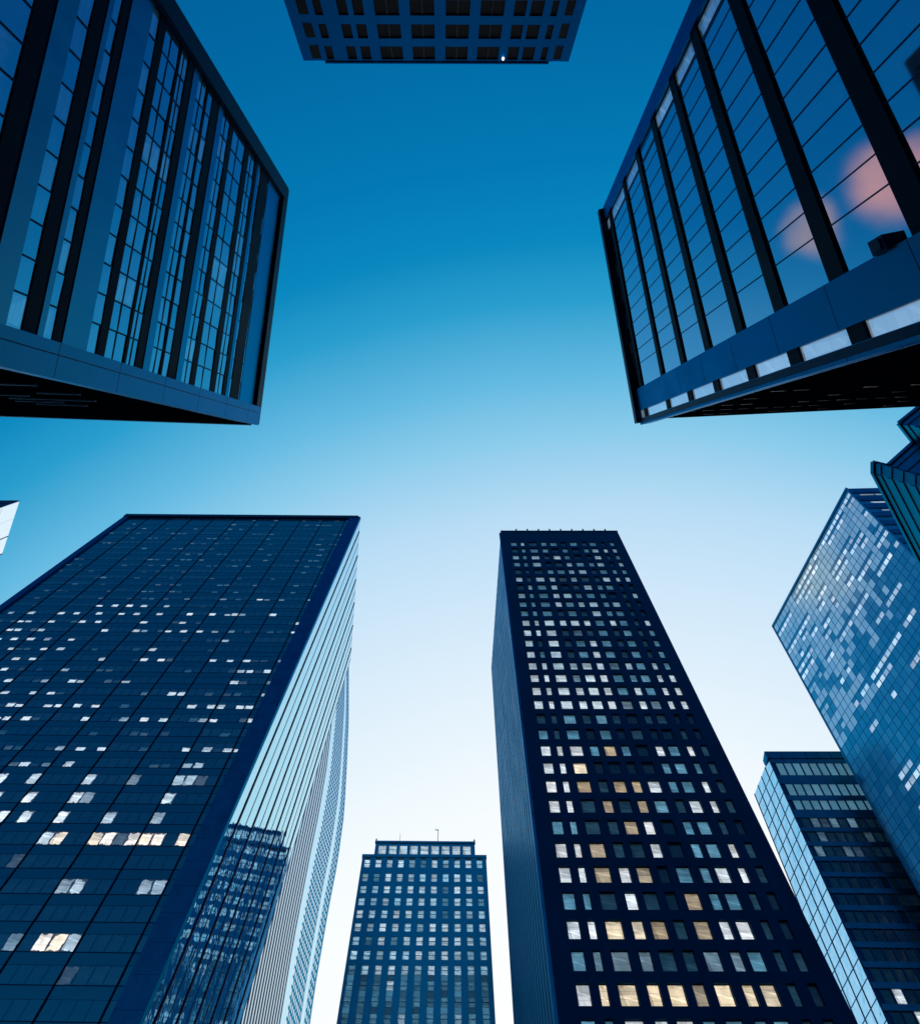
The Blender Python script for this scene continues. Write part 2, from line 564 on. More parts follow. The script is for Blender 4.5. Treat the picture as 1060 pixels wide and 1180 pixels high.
# ------------------------------------------------------------------ A: wide dark glass tower
def wide_tower():
    R = random.Random(3)
    up = (0.01061, -0.11467, 0.99335)
    P0, P1, P2 = (-103.18, 46.32, 237.99), (-30.9, 46.73, 237.26), (-35.89, 95.16, 242.91)
    P3 = tuple(Vector(P0) + Vector(P2) - Vector(P1))
    t = thing('office_tower', 'wide dark navy glass tower with scattered lit windows and a bright mirror side', 'office tower',
              base_of([P0, P1, P2, P3], up), GROUP)
    b = MB()
    b.prism([V(P0), V(P1), V(P2), V(P3)], up, 241, 0, 1)
    b.build('wall', [MAT['navy'], MAT['roofing']], t)
    F = Face(V(P0), V(P1), up, EYE)
    H = 232
    lit = {15: '36e 41i 42e 44f 48f', 16: '20i 22i 24i 26i 29f', 17: '9f 12i 16i 18i 21i 24i 26i 29i 33i 36i 38i 39i 40e 44i',
           18: '12i 13f 16i 20i 22i 28i 33i 48i', 19: '12i 13i 16g 24i 28h 29e 32i 34i 36i 38e 40d 48i', 20: '12i 14i 16i 18f 21i 40f',
           21: '15i 19i 21g 32h', 22: '17i 19i 27g 32i 34i 40i 42i 44i 48d', 23: '17i 24e 44f 45i 47i', 24: '19i 23f 26i 27g 32f 44i 48c',
           25: '20i 23i 25i 35c 38i 39i 48f', 26: '20i 22i 23i 26i 27i 29i 31i 41i 43i 44i 46i 47i', 27: '22i 23i 25i 31i 35e 37i 39i 43e 44i 48i',
           29: '31f 33i 35i 43i 45h 47i 48i', 30: '29i 31c 33i 44f 45g', 31: '28i 31f 36g 40c 44f 45f', 32: '29i 32i 36h 37d 44h',
           33: '31i 33i 36i 40f 44e', 34: '36g 37w 40w 41w 43w 44w 45w 47w', 36: '40d 41f 46e 47e', 38: '39d 41w 42w 43g'}
    uR = 69.2
    mull = [68.13 - 6.75 * j for j in range(10)][::-1]      # from left to right
    edges = [1.4] + [m for m in mull if m > 2] + [uR]
    W = Windows(t, [MAT['win_a'], MAT['navy_dark']])
    sub0 = 68.13 - 6.75 * 12
    for k in range(1, 55):
        vb = 4.25 * k - 0.4
        vt = vb - 2.5
        codes = {}
        for tok in lit.get(k, '').split():
            codes[int(tok[:-1])] = tok[-1]
        for a, c in zip(edges[:-1], edges[1:]):
            n = max(1, round((c - a) / 1.6875))
            mb = MB()
            any_lit = 0
            base = R.uniform(0.0, 0.022)
            for q in range(n):
                u0, u1 = a + (c - a) * q / n + 0.03, a + (c - a) * (q + 1) / n - 0.03
                i = int(math.floor(((u0 + u1) / 2 - sub0) / 1.6875))
                lev, tone = base, 0.15
                cd = codes.get(i)
                if cd == 'w':
                    lev, tone = R.uniform(1.1, 1.35), R.uniform(0.70, 0.80)
                elif cd:
                    lev, tone = 0.13 * (ord(cd) - 96), 0.26 + 0.028 * (ord(cd) - 96) + R.uniform(-0.03, 0.06)
                elif k < 16 and R.random() < 0.22:
                    lev, tone = R.uniform(0.10, 0.52), R.uniform(0.22, 0.38)
                elif 16 <= k < 31 and R.random() < 0.15:
                    lev, tone = R.uniform(0.05, 0.22), R.uniform(0.15, 0.36)
                elif R.random() < 0.03:
                    lev, tone = R.uniform(0.05, 0.2), 0.4
                any_lit = max(any_lit, lev)
                if lev > 0.03 and k < 31 and cd != 'w':
                    vm = vb - (R.uniform(0.6, 1.0) if k < 16 else R.uniform(0.9, 1.4))
                    mb.pane(F, u0, u1, vt, vm, 0.03, base, R.random(), 0.1, 0.003)
                    mb.pane(F, u0 + R.uniform(0, 0.3), u1, vm, vb, 0.03, lev * 0.85, R.random(), tone - 0.05, 0.003)
                else:
                    mb.pane(F, u0, u1, vt, vb, 0.03, lev, R.random(), tone, 0.003)
            mb.box(F, a + 0.02, c - 0.02, vb, vb + 0.10, 0.0, 0.09, 1)
            W.add(F, (a + c) / 2, vb - 1.2, mb, any_lit, 2.5, c - a)
    W.finish()
    s = MB()
    for k in range(1, 55):
        s.box(F, 1.4, uR, 4.25 * k - 0.3, 4.25 * k + 1.35, 0.0, 0.06 + 0.0007 * (k % 3))
    s.build('spandrel', MAT['glass_navy'], t, 'stuff')
    for u in edges[1:-1]:
        m = MB()
        m.box(F, u - 0.085, u + 0.085, 1.6, H, 0.0, 0.17)
        m.build('mullion', MAT['black'], t)
    m = MB()
    m.column(F, uR, F.len + 0.25, 0.3, H, -0.3, 0.55, 4.25)
    m.build('corner_column', [MAT['navy_metal'], MAT['black']], t)
    m = MB()
    m.column(F, -0.35, 1.4, 0.3, H, -0.3, 0.5, 4.25)
    m.build('corner_column', [MAT['navy_metal'], MAT['black']], t)
    m = MB()
    m.box(F, -0.45, F.len - 0.5, -0.6, 1.55, -0.6, 0.65)
    m.build('parapet', MAT['navy_dark'], t)
    # mirror side
    S = Face(V(P1), V(P2), up, EYE)
    g = MB()
    nb = 12
    vv = 0
    k = 0
    while vv < H:
        h = 4.25
        for q in range(nb):
            g.pane(S, 0.4 + (S.len - 0.6) * q / nb, 0.4 + (S.len - 0.6) * (q + 1) / nb, vv + 0.6, vv + h + 0.6, 0.02, jit=0.0025)
        vv += h
    g.build('side_glass', MAT['glass_mirror'], t)
    for q in range(1, nb + 1):
        u = 0.4 + (S.len - 0.6) * q / nb
        m = MB()
        wd = 0.16 if q % 2 else 0.07
        m.box(S, u - wd, u + wd, 0.0, H, 0.0, 0.16 if q % 2 else 0.07)
        m.build('mullion', MAT['navy_dark'], t)
    return t


# ------------------------------------------------------------------ B: slim dark tower with square windows
def slim_tower():
    R = random.Random(11)
    up = (0.00311, -0.17745, 0.98412)
    P0, P1, P2 = (11.86, 48.1, 222.02), (45.65, 48.08, 221.91), (9.74, 93.01, 230.13)
    P3 = tuple(Vector(P1) + Vector(P2) - Vector(P0))
    t = thing('office_tower', 'slim near black tower with cream lit windows, blue panes and ribbed left side', 'office tower',
              base_of([P0, P1, P2, P3], up), GROUP)
    b = MB()
    b.prism([V(P0), V(P1), V(P3), V(P2)], up, 232, 0, 1)
    b.build('wall', [MAT['navy_dark'], MAT['roofing']], t)
    F = Face(V(P0), V(P1), up, EYE)
    L = F.len
    cols = [(.072, .120), (.153, .182), (.220, .284), (.322, .366), (.395, .452), (.483, .526), (.560, .618), (.658, .698), (.722, .775), (.818, .850), (.890, .925)]
    rows = ["wccccTcccd.", "bvvvddvvbdd", "wwccTdTwwd.", "bbdwd.Tbbd.", "wwTwT.bbwwd", "wwTddw.bbwd", "bbddTw.bbd.", "wwdTdTbdwwd",
            "wwTdTTwbbwd", "wwc....bbbd", "wwwbTb.wbwd", "bdb.b.d..d.", "ddbdbd.dd..", "wwwwwwvwvww", "wwwwwwbwbww", "wwwvwwbbbww", "wwwwwwvwbwb",
            "wbwdbwbdbdb", "wdwdbwbdbdb", "wwwdvdbdbdb", "wwwwwwbwbdw"]
    code = {'w': (1.0, 0.56), 'c': (0.95, 0.83), 'T': (0.42, 0.90), 'b': (0.62, 0.22), 'v': (0.36, 0.33), 'd': (0.10, 0.20), '.': (0.012, 0.3)}  # 'b' panes are unlit glass; their blue sky sheen is emission
    D = 0.42
    W = Windows(t, [MAT['win_b'], MAT['navy_dark']])
    nr = 47
    spans = []
    for r in range(-14, 31):
        vb = 145.45 - 4.5 * r
        vt = vb - 2.95
        spans.append((vt, vb))
        for ci, (a, c) in enumerate(cols):
            u0, u1 = a * L, c * L
            if 0 <= r < len(rows):
                ch = rows[r][ci]
            else:
                ch = R.choice("wbwbbwbbd.") if ci < 9 else R.choice("wd.d.")
                if r > 25:
                    ch = R.choice("wbbdb.")
            lev, tone = code[ch]
            if r == 0 and ch in 'cT':
                tone = 0.86
            if r == 25:
                lev, tone = (1.0, 0.5) if R.random() < .8 else (.1, .3)
            if 11 <= r <= 20:
                tone = min(tone, 0.49)
                lev *= 0.85
            if 16 <= r <= 20:
                lev, tone = lev * 0.85, min(tone, 0.42)
            if r > 20:
                lev, tone = lev * 0.62, min(tone, 0.34)
            lev *= R.uniform(0.8, 1.12)
            tone += R.uniform(-0.04, 0.04)
            mb = MB()
            mb.pane(F, u0, u1, vt, vb, 0.03, lev, R.random(), tone, 0.004)
            fw = 0.06
            mb.box(F, u0, u1, vb - fw, vb, 0.0, 0.09, 1)
            mb.box(F, u0, u1, vt, vt + fw, 0.0, 0.09, 1)
            mb.box(F, u0, u0 + fw, vt + fw, vb - fw, 0.0, 0.092, 1)
            mb.box(F, u1 - fw, u1, vt + fw, vb - fw, 0.0, 0.092, 1)
            W.add(F, (u0 + u1) / 2, vb - 1.3, mb, lev, 2.6, u1 - u0)
    W.finish()
    Hh = 226
    ue = [0.0] + [x * L for ac in cols for x in ac] + [L]
    for i in range(0, len(ue), 2):
        m = MB()
        m.box(F, ue[i] - (0.02 if i == 0 else 0), ue[i + 1] + (0.02 if i == len(ue) - 2 else 0), 0.02, Hh, -0.05, D + 0.02)
        m.build('pier', MAT['navy_dark'], t)
    s = MB()
    spans.sort()
    pv = 0.03
    for vt, vb in spans:
        for i in range(0, len(cols)):
            s.box(F, cols[i][0] * L, cols[i][1] * L, pv, vt, -0.02, D)
        pv = vb
    s.build('spandrel', MAT['navy_dark'], t, 'stuff')
    m = MB()
    m.box(F, -0.1, L + 0.1, -0.5, 0.0, -0.8, D + 0.12)
    m.build('parapet', MAT['navy_dark'], t)
    for q in range(9):
        u = 4.6 + q * 3.25
        m = MB()
        m.rod(F.pt(u, -0.5, 0.1), F.pt(u, -2.0, 0.1), 0.16)
        m.rod(F.pt(u, -2.0, 0.1), F.pt(u, -2.3, 0.1), 0.26)
        m.build('roof_post', MAT['navy_dark'], t)
    S = Face(V(P0), V(P2), up, EYE)
    s = MB()
    n = 19
    for q in range(n):
        u = (q + 0.5) * S.len / n
        s.box(S, u - 0.72, u + 0.72, 0.2, 228, 0.0, 0.035)
    s.build('ribbed_cladding', MAT['blue_metal'], t)
    m = MB()
    m.box(S, -0.02, 0.22, 0.1, 228, -0.1, 0.5)
    m.build('edge_trim', MAT['steel_band'], t)
    return t


# ------------------------------------------------------------------ C: tower with a set-back top storey
def middle_tower():
    R = random.Random(5)
    up = (-0.00851, -0.10761, 0.99416)
    P0, P1 = (-29.99, 149.18, 217.07), (8.05, 149.75, 217.45)
    F = Face(V(P0), V(P1), up, EYE)
    back = [F.pt(F.len, 0, -28), F.pt(0, 0, -28)]
    t = thing('office_tower', 'far blue tower between the two big towers, with set back top storey and mast', 'office tower',
              base_of([P0, P1], up) + Vector((0, 14, 0)), GROUP)
    b = MB()
    b.prism([V(P0), V(P1)] + back, up, 222, 0, 1)
    b.build('wall', [MAT['blue_metal'], MAT['roofing']], t)
    L = F.len
    cols = [(0.85 + 3.42 * i, 2.55 + 3.42 * i) for i in range(11)]
    W = Windows(t, [MAT['win_c'], MAT['navy_dark']])
    vrows = [(1.5, 4.6), (7.3, 10.3)] + [(12.2 + 4.6 * k, 14.9 + 4.6 * k) for k in range(40)]
    for ri, (vt, vb) in enumerate(vrows):
        for ci, (a, c) in enumerate(cols):
            low = ri >= 9
            p = 0.86 if not low else 0.16
            if ri == 12 or ri == 16:
                p = 0.45
            if R.random() < p:
                lev, tone = R.uniform(0.60, 1.10), R.uniform(0.28, 0.43)
            else:
                lev, tone = R.uniform(0.2, 0.5), R.uniform(0.10, 0.25)
            mb = MB()
            h = (vb - vt) / 2
            mb.pane(F, a, c, vt, vt + h - 0.05, 0.03, lev, R.random(), tone, 0.004)
            mb.pane(F, a, c, vt + h + 0.05, vb, 0.03, lev * R.uniform(0.7, 1.1), R.random(), tone, 0.004)
            mb.box(F, a, c, vt + h - 0.05, vt + h + 0.05, 0, 0.08, 1)
            W.add(F, (a + c) / 2, (vt + vb) / 2, mb, lev, vb - vt, c - a)
    W.finish()
    s = MB()
    pv = 0.5
    for ri, (vt, vb) in enumerate(vrows):
        for a, c in cols:
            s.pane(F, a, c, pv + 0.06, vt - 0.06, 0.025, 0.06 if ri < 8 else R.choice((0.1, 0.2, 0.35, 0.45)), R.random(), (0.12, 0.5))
        pv = vb
    s.build('spandrel', [MAT['win_c']], t, 'stuff')
    ue = [0.0] + [x for ac in cols for x in ac] + [L]
    for i in range(0, len(ue), 2):
        m = MB()
        m.box(F, ue[i], ue[i + 1], 0.02, 200, -0.05, 0.35)
        m.build('pier', MAT['blue_metal'], t)
    m = MB()
    for ri in range(8):
        m.box(F, 0.2, L - 0.2, vrows[ri][1] + 0.1, vrows[ri + 1][0] - 0.1, 0.0, 0.16 + 0.001 * ri)
    m.build('floor_band', MAT['blue_metal'], t, 'stuff')
    m = MB()
    m.box(F, -0.15, L + 0.15, -0.5, 0.6, -0.5, 0.5)
    m.build('parapet', MAT['blue_metal'], t)
    # set-back storey
    Q0, Q1 = Vector((-26.6, 147.15, 223.41)), Vector((4.67, 147.67, 223.74))
    sb = F.n * -1.5
    T = Face(V(Q0) + sb, V(Q1) + sb, up, EYE)
    ph = MB()
    ph.prism([T.P, T.pt(T.len, 0, 0), T.pt(T.len, 0, -20), T.pt(0, 0, -20)], up, 7.0)
    pent = ph.build('top_storey', MAT['blue_metal'], t)
    for i in range(9):
        a = 1.1 + i * 3.3
        mb = MB()
        mb.pane(T, a, a + 2.4, 1.6, 5.2, 0.03, R.uniform(0.75, 1.0), R.random(), R.uniform(0.40, 0.47))
        mb.box(T, a, a + 2.4, 3.35, 3.45, 0.0, 0.08, 1)
        o = mb.build('window', [MAT['win_b'], MAT['navy_dark']], t)
        o['label'] = 'bright window of the set back top storey'
    m = MB()
    m.box(T, -0.2, T.len + 0.2, -0.5, 0.3, -0.4, 0.25)
    m.build('parapet', MAT['blue_metal'], t)
    for u in (0.1, T.len - 0.1):
        m = MB()
        m.rod(T.pt(u, -0.5), T.pt(u, -1.5), 0.22)
        m.build('roof_post', MAT['navy_dark'], t)
    m = MB()
    m.rod(T.pt(19.6, -0.5), T.pt(19.6, -6.0), 0.10)
    m.rod(T.pt(18.6, -6.0), T.pt(19.8, -6.0), 0.14)
    m.build('mast', MAT['blue_metal'], t)
    m = MB()
    m.rod(T.pt(7.5, -0.5), T.pt(7.5, -4.2), 0.06)
    m.build('mast', MAT['teal_light'], t)
    return t


# ------------------------------------------------------------------ D: dark tower with bright narrow side
def right_tower():
    R = random.Random(8)
    k = 0.75
    up = (0.05091, -0.22011, 0.97415)
    P0, P1, P2 = (tuple(x * k for x in p) for p in ((116.71, 146.66, 273.41), (181.51, 144.59, 269.55), (114.12, 163.74, 277.4)))
    P3 = tuple(Vector(P1) + Vector(P2) - Vector(P0))
    t = thing('office_tower', 'dark tower low on the right with bright glass side and pale windows under its roof', 'office tower',
              base_of([P0, P1, P2, P3], up), GROUP)
    b = MB()
    b.prism([V(P0), V(P1), V(P3), V(P2)], up, 214, 0, 1)
    b.build('wall', [MAT['navy'], MAT['roofing']], t)
    F = Face(V(P0), V(P1), up, EYE)
    W = Windows(t, [MAT['win_b'], MAT['navy_dark']])
    rows = [(2.1, 6.9), (10.3, 14.5), (16.3, 19.6)] + [(22.5 + 4.6 * i, 25.6 + 4.6 * i) for i in range(26)]
    for ri, (vt, vb) in enumerate(rows):
        for i in range(20):
            a = 1.3 + i * 2.28
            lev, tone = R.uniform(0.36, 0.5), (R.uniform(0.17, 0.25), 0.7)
            if 3 <= ri < 6:
                lev, tone = (R.uniform(0.08, 0.4), 0.3) if R.random() < 0.5 else (0.03, 0.1)
            elif ri >= 6:
                lev, tone = R.uniform(0, 0.02), 0.1
                if R.random() < 0.025:
                    lev, tone = 1.0, 0.55
            mb = MB()
            mb.pane(F, a, a + 1.85, vt, vb, 0.03, lev, R.random(), tone, 0.004)
            mb.box(F, a, a + 1.85, vb, vb + 0.12, 0.0, 0.1, 1)
            W.add(F, a + 0.9, (vt + vb) / 2, mb, lev, vb - vt, 1.85)
    W.finish()
    s = MB()
    pv = 0.4
    for i, (vt, vb) in enumerate(rows):
        s.box(F, 0.05, F.len, pv, vt, 0.0, 0.30 + 0.001 * (i % 3))
        pv = vb + 0.12
    s.build('floor_band', MAT['navy_metal'], t, 'stuff')
    for i in range(21):
        u = 1.3 + i * 2.28 - 0.22
        m = MB()
        m.box(F, u - 0.17, u + 0.17, 0.4, 150, 0.0, 0.24)
        m.build('mullion', MAT['navy'], t)
    m = MB()
    m.box(F, -0.5, F.len, -2.4, 0.4, -3, 0.5)
    for i in range(14):
        m.box(F, 0.3 + 3.4 * i, 0.5 + 3.4 * i, -2.2, 0.2, 0.4, 0.62)
    m.build('parapet', MAT['navy_metal'], t)
    S = Face(V(P0), V(P2), up, EYE)
    g = MB()
    for r in range(46):
        for q in range(4):
            g.pane(S, S.len * q / 4 + 0.05, S.len * (q + 1) / 4 - 0.05, r * 4.4, r * 4.4 + 4.3, 0.02, jit=0.012)
    g.build('side_glass', MAT['glass_bright'], t)
    for q in range(5):
        m = MB()
        u = S.len * q / 4
        m.box(S, u - 0.12, u + 0.12, 0, 200, 0, 0.12)
        m.build('mullion', MAT['navy'], t)
    m = MB()
    for r in range(1, 46):
        m.box(S, 0, S.len, r * 4.4 - 0.13, r * 4.4 + 0.05, 0, 0.08)
    m.build('transom', MAT['navy_metal'], t, 'stuff')
    return t


# ------------------------------------------------------------------ E: turned teal glass tower
def teal_tower():
    R = random.Random(21)
    up = (0.06681, -0.23076, 0.97071)
    P0, P1, P2 = (108.42, 89.38, 258.96), (123.06, 38.86, 245.95), (145.47, 38.02, 244.20)
    # the right wall runs on behind its neighbour
    P2 = tuple(Vector(P1) + (Vector(P2) - Vector(P1)) * 1.9)
    P3 = tuple(Vector(P0) + Vector(P2) - Vector(P1))
    t = thing('office_tower', 'teal curtain wall tower on the right with fine grid of panes and white lit windows', 'office tower',
              base_of([P0, P1, P2, P3], up), GROUP)
    b = MB()
    b.prism([V(P0), V(P1), V(P2), V(P3)], up, 272, 0, 1)
    b.build('wall', [MAT['teal_metal'], MAT['roofing']], t)
    F = Face(V(P0), V(P1), up, EYE)
    L = F.len
    n = 28
    pw = (L - 0.8) / n
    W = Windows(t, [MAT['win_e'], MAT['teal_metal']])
    row = 0
    v = 0.9
    while v < 232:
        h = 3.43
        bright_row = row % 3 == 1 or R.random() < 0.2
        run, left = 0, 0
        for i in range(n):
            if left <= 0:
                run = R.random() < (0.55 if bright_row else 0.03)
                left = R.randint(1, 4)
            left -= 1
            u0 = 0.4 + i * pw
            lev, tone = R.uniform(0.0, 0.06), (0.05, 1.0)
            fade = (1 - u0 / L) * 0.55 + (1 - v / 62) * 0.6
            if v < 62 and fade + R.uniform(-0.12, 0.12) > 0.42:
                lev, tone = R.uniform(0.30, 0.40), (R.uniform(0.30, 0.35), 0.85)  # pale sky reflection, put into these panes as emission
            if run and R.random() < 0.85 and not (v > 31 and u0 < 0.2 * L):
                lev, tone = R.uniform(0.4, 1.0), (R.uniform(0.38, 0.52), 0.5)
            elif v > 30 and R.random() < 0.3:
                lev, tone = R.uniform(0.03, 0.12), (R.uniform(0.0, 0.15), 0.8)
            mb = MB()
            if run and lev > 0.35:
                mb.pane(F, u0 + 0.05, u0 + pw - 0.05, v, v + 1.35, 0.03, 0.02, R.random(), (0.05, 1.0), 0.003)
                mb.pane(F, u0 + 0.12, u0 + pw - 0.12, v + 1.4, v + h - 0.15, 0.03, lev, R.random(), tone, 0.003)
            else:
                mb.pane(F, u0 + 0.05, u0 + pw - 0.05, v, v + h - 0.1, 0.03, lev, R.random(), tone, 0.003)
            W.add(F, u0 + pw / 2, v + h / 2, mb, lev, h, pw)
        v += h
        row += 1
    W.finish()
    for i in range(n + 1):
        m = MB()
        u = 0.4 + i * pw
        m.box(F, u - 0.07, u + 0.07, 0.5, 234, 0.0, 0.09)
        m.build('mullion', MAT['teal_metal'], t)
    m = MB()
    for r in range(1, 68):
        m.box(F, 0.2, L - 0.2, 0.9 + r * 3.43 - 0.15, 0.9 + r * 3.43, 0.0, 0.07)
    m.build('transom', MAT['teal_metal'], t, 'stuff')
    m = MB()
    m.box(F, -0.15, L + 0.15, -0.5, 0.7, -0.5, 0.25)
    m.build('parapet', MAT['teal_metal'], t)
    for u0, u1 in ((-0.15, 0.35), (L - 0.35, L + 0.15)):
        m = MB()
        m.box(F, u0, u1, 0.7, 234, -0.2, 0.22)
        m.build('corner_column', MAT['teal_metal'], t)
    S = Face(V(P1), V(P2), up, EYE)
    g = MB()
    for r in range(40):
        g.box(S, 0.2, S.len, 1.2 + r * 5.9, 1.2 + r * 5.9 + 2.8, 0, 0.25)
    g.build('floor_band', MAT['jcore'], t, 'stuff')
    W2 = Windows(t, [MAT['win_c'], MAT['navy_dark']], most=12)
    for r in range(6):
        for q in range(2):
            mb = MB()
            u0 = 2.0 + r * 0.9 + q * 4.5
            mb.pane(S, u0, u0 + 4.3, 4.9 + r * 5.9, 5.8 + r * 5.9, 0.03, R.uniform(0.3, 0.9), R.random(), 0.45)
            mb.box(S, u0, u0 + 4.3, 5.85 + r * 5.9, 6.0 + r * 5.9, 0, 0.06, 1)
            W2.add(S, u0 + 2, 4 + r * 4.2, mb, 1, 1, 1)
    W2.finish()
    return t


# ------------------------------------------------------------------ F: near block with floor bands and their underside shade in black
def banded_block():
    R = random.Random(33)
    up = (-0.00111, 0.13411, 0.99097)
    P0, P1 = (-13.26, -12.84, 62.27), (-15.72, 4.24, 59.96)
    P2 = (-35.12 - 8, 3.3, 60.02)
    P3 = tuple(Vector(P0) + Vector(P2) - Vector(P1))
    t = thing('office_block', 'near block at upper left with floor shade drawn in black and shiny blue steel corner', 'office block',
              base_of([P0, P1, P2, P3], up), GROUP)
    b = MB()
    b.prism([V(P0), V(P1), V(P2), V(P3)], up, 63, 0, 1)
    b.build('wall', [MAT['navy_dark'], MAT['roofing']], t)
    F = Face(V(P0), V(P1), up, EYE)
    F.fan = 0.10
    uE = 16.3
    bars = [(53.0, 52.0), (47.6, 46.2), (44.0, 42.6), (36.0, 34.7), (32.45, 31.35), (30.35, 29.6), (26.75, 25.8), (24.0, 23.65), (22.75, 21.8), (19.6, 19.25),
            (18.6, 17.3), (15.1, 14.1), (11.5, 10.3), (8.9, 8.2), (7.4, 4.9)]
    gray = [(51.9, 50.0), (46.1, 44.2), (34.6, 33.3), (31.3, 30.9), (29.5, 27.5), (21.7, 20.9), (17.2, 16.4), (8.1, 7.5), (4.8, 1.2)]
    bars = [(a - 0.12 * (a - c), c + 0.10 * (a - c)) for a, c in bars]
    for a, c in bars:
        m = MB()
        m.box(F, 0.7, uE + 0.05, c, a, -0.02, 0.075)  # black strips stand for the shaded undersides of the projecting spandrels
        m.build('floor_band', MAT['black'], t)  # not a real band: black strip for the spandrel's underside shade
    for a, c in gray:
        m = MB()
        m.box(F, 0.75, uE, c, a, -0.02, 0.06)
        m.build('spandrel', MAT['panel'], t)
    solid = sorted([(c, a) for a, c in bars + gray])
    gaps = []
    pv = 1.2
    for c, a in solid:
        if c - pv > 0.25:
            gaps.append((pv, c))
        pv = max(pv, a)
    W = Windows(t, [MAT['win_f'], MAT['navy_dark']])
    n = 12
    pw = (uE - 0.8) / n
    for g0, g1 in gaps:
        for i in range(n):
            u0 = 0.8 + i * pw
            mb = MB()
            lev = R.uniform(0.0, 0.05)
            if R.random() < 0.12:
                lev = R.uniform(0.05, 0.16)
            mb.pane(F, u0 + 0.04, u0 + pw - 0.04, g0 + 0.03, g1 - 0.03, 0.03, lev, R.random(), 0.2, 0.01)
            mb.box(F, u0 - 0.03, u0 + 0.03, g0, g1, 0.0, 0.06, 1)
            if g1 - g0 > 1.0:
                q = g0 + (g1 - g0) * 0.56
                mb.box(F, u0 + 0.04, u0 + pw - 0.04, q - 0.04, q + 0.04, 0.0, 0.055, 1)
            W.add(F, u0 + pw / 2, (g0 + g1) / 2, mb, lev, g1 - g0, pw)
    W.finish()
    m = MB()
    m.column(F, uE, F.len + 0.28, -0.2, 62, -0.6, 0.32, 5.4)
    m.box(F, uE + 0.46, uE + 0.5, 0.2, 62, 0.31, 0.335, 1)
    m.build('corner_column', [MAT['steel_band'], MAT['navy_dark']], t)
    m = MB()
    m.box(F, -0.25, 0.7, -0.1, 62, -0.5, 0.34)
    m.build('corner_column', MAT['navy_dark'], t)
    m = MB()
    m.box(F, -0.2, F.len + 0.2, -0.45, 0.9, -0.5, 0.30)
    m.build('parapet', MAT['navy_dark'], t)
    S = Face(V(P1), V(P2), up, EYE)
    m = MB()
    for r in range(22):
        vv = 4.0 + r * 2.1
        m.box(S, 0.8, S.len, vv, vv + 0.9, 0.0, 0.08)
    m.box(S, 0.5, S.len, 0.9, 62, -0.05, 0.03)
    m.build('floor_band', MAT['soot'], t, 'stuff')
    for r in range(9):
        m = MB()
        u0 = 4.0 + R.uniform(-1, 4)
        vv = 11.8 + r * 2.1
        m.box(S, u0, u0 + R.uniform(2, 5), vv - 0.2, vv - 0.1, 0.0, 0.10)
        m.build('edge_trim', MAT['trim'], t)
    m = MB()
    m.box(S, 0.3, S.len, -0.4, 0.8, -0.3, 0.33)
    m.build('parapet', MAT['navy_dark'], t)
    return t


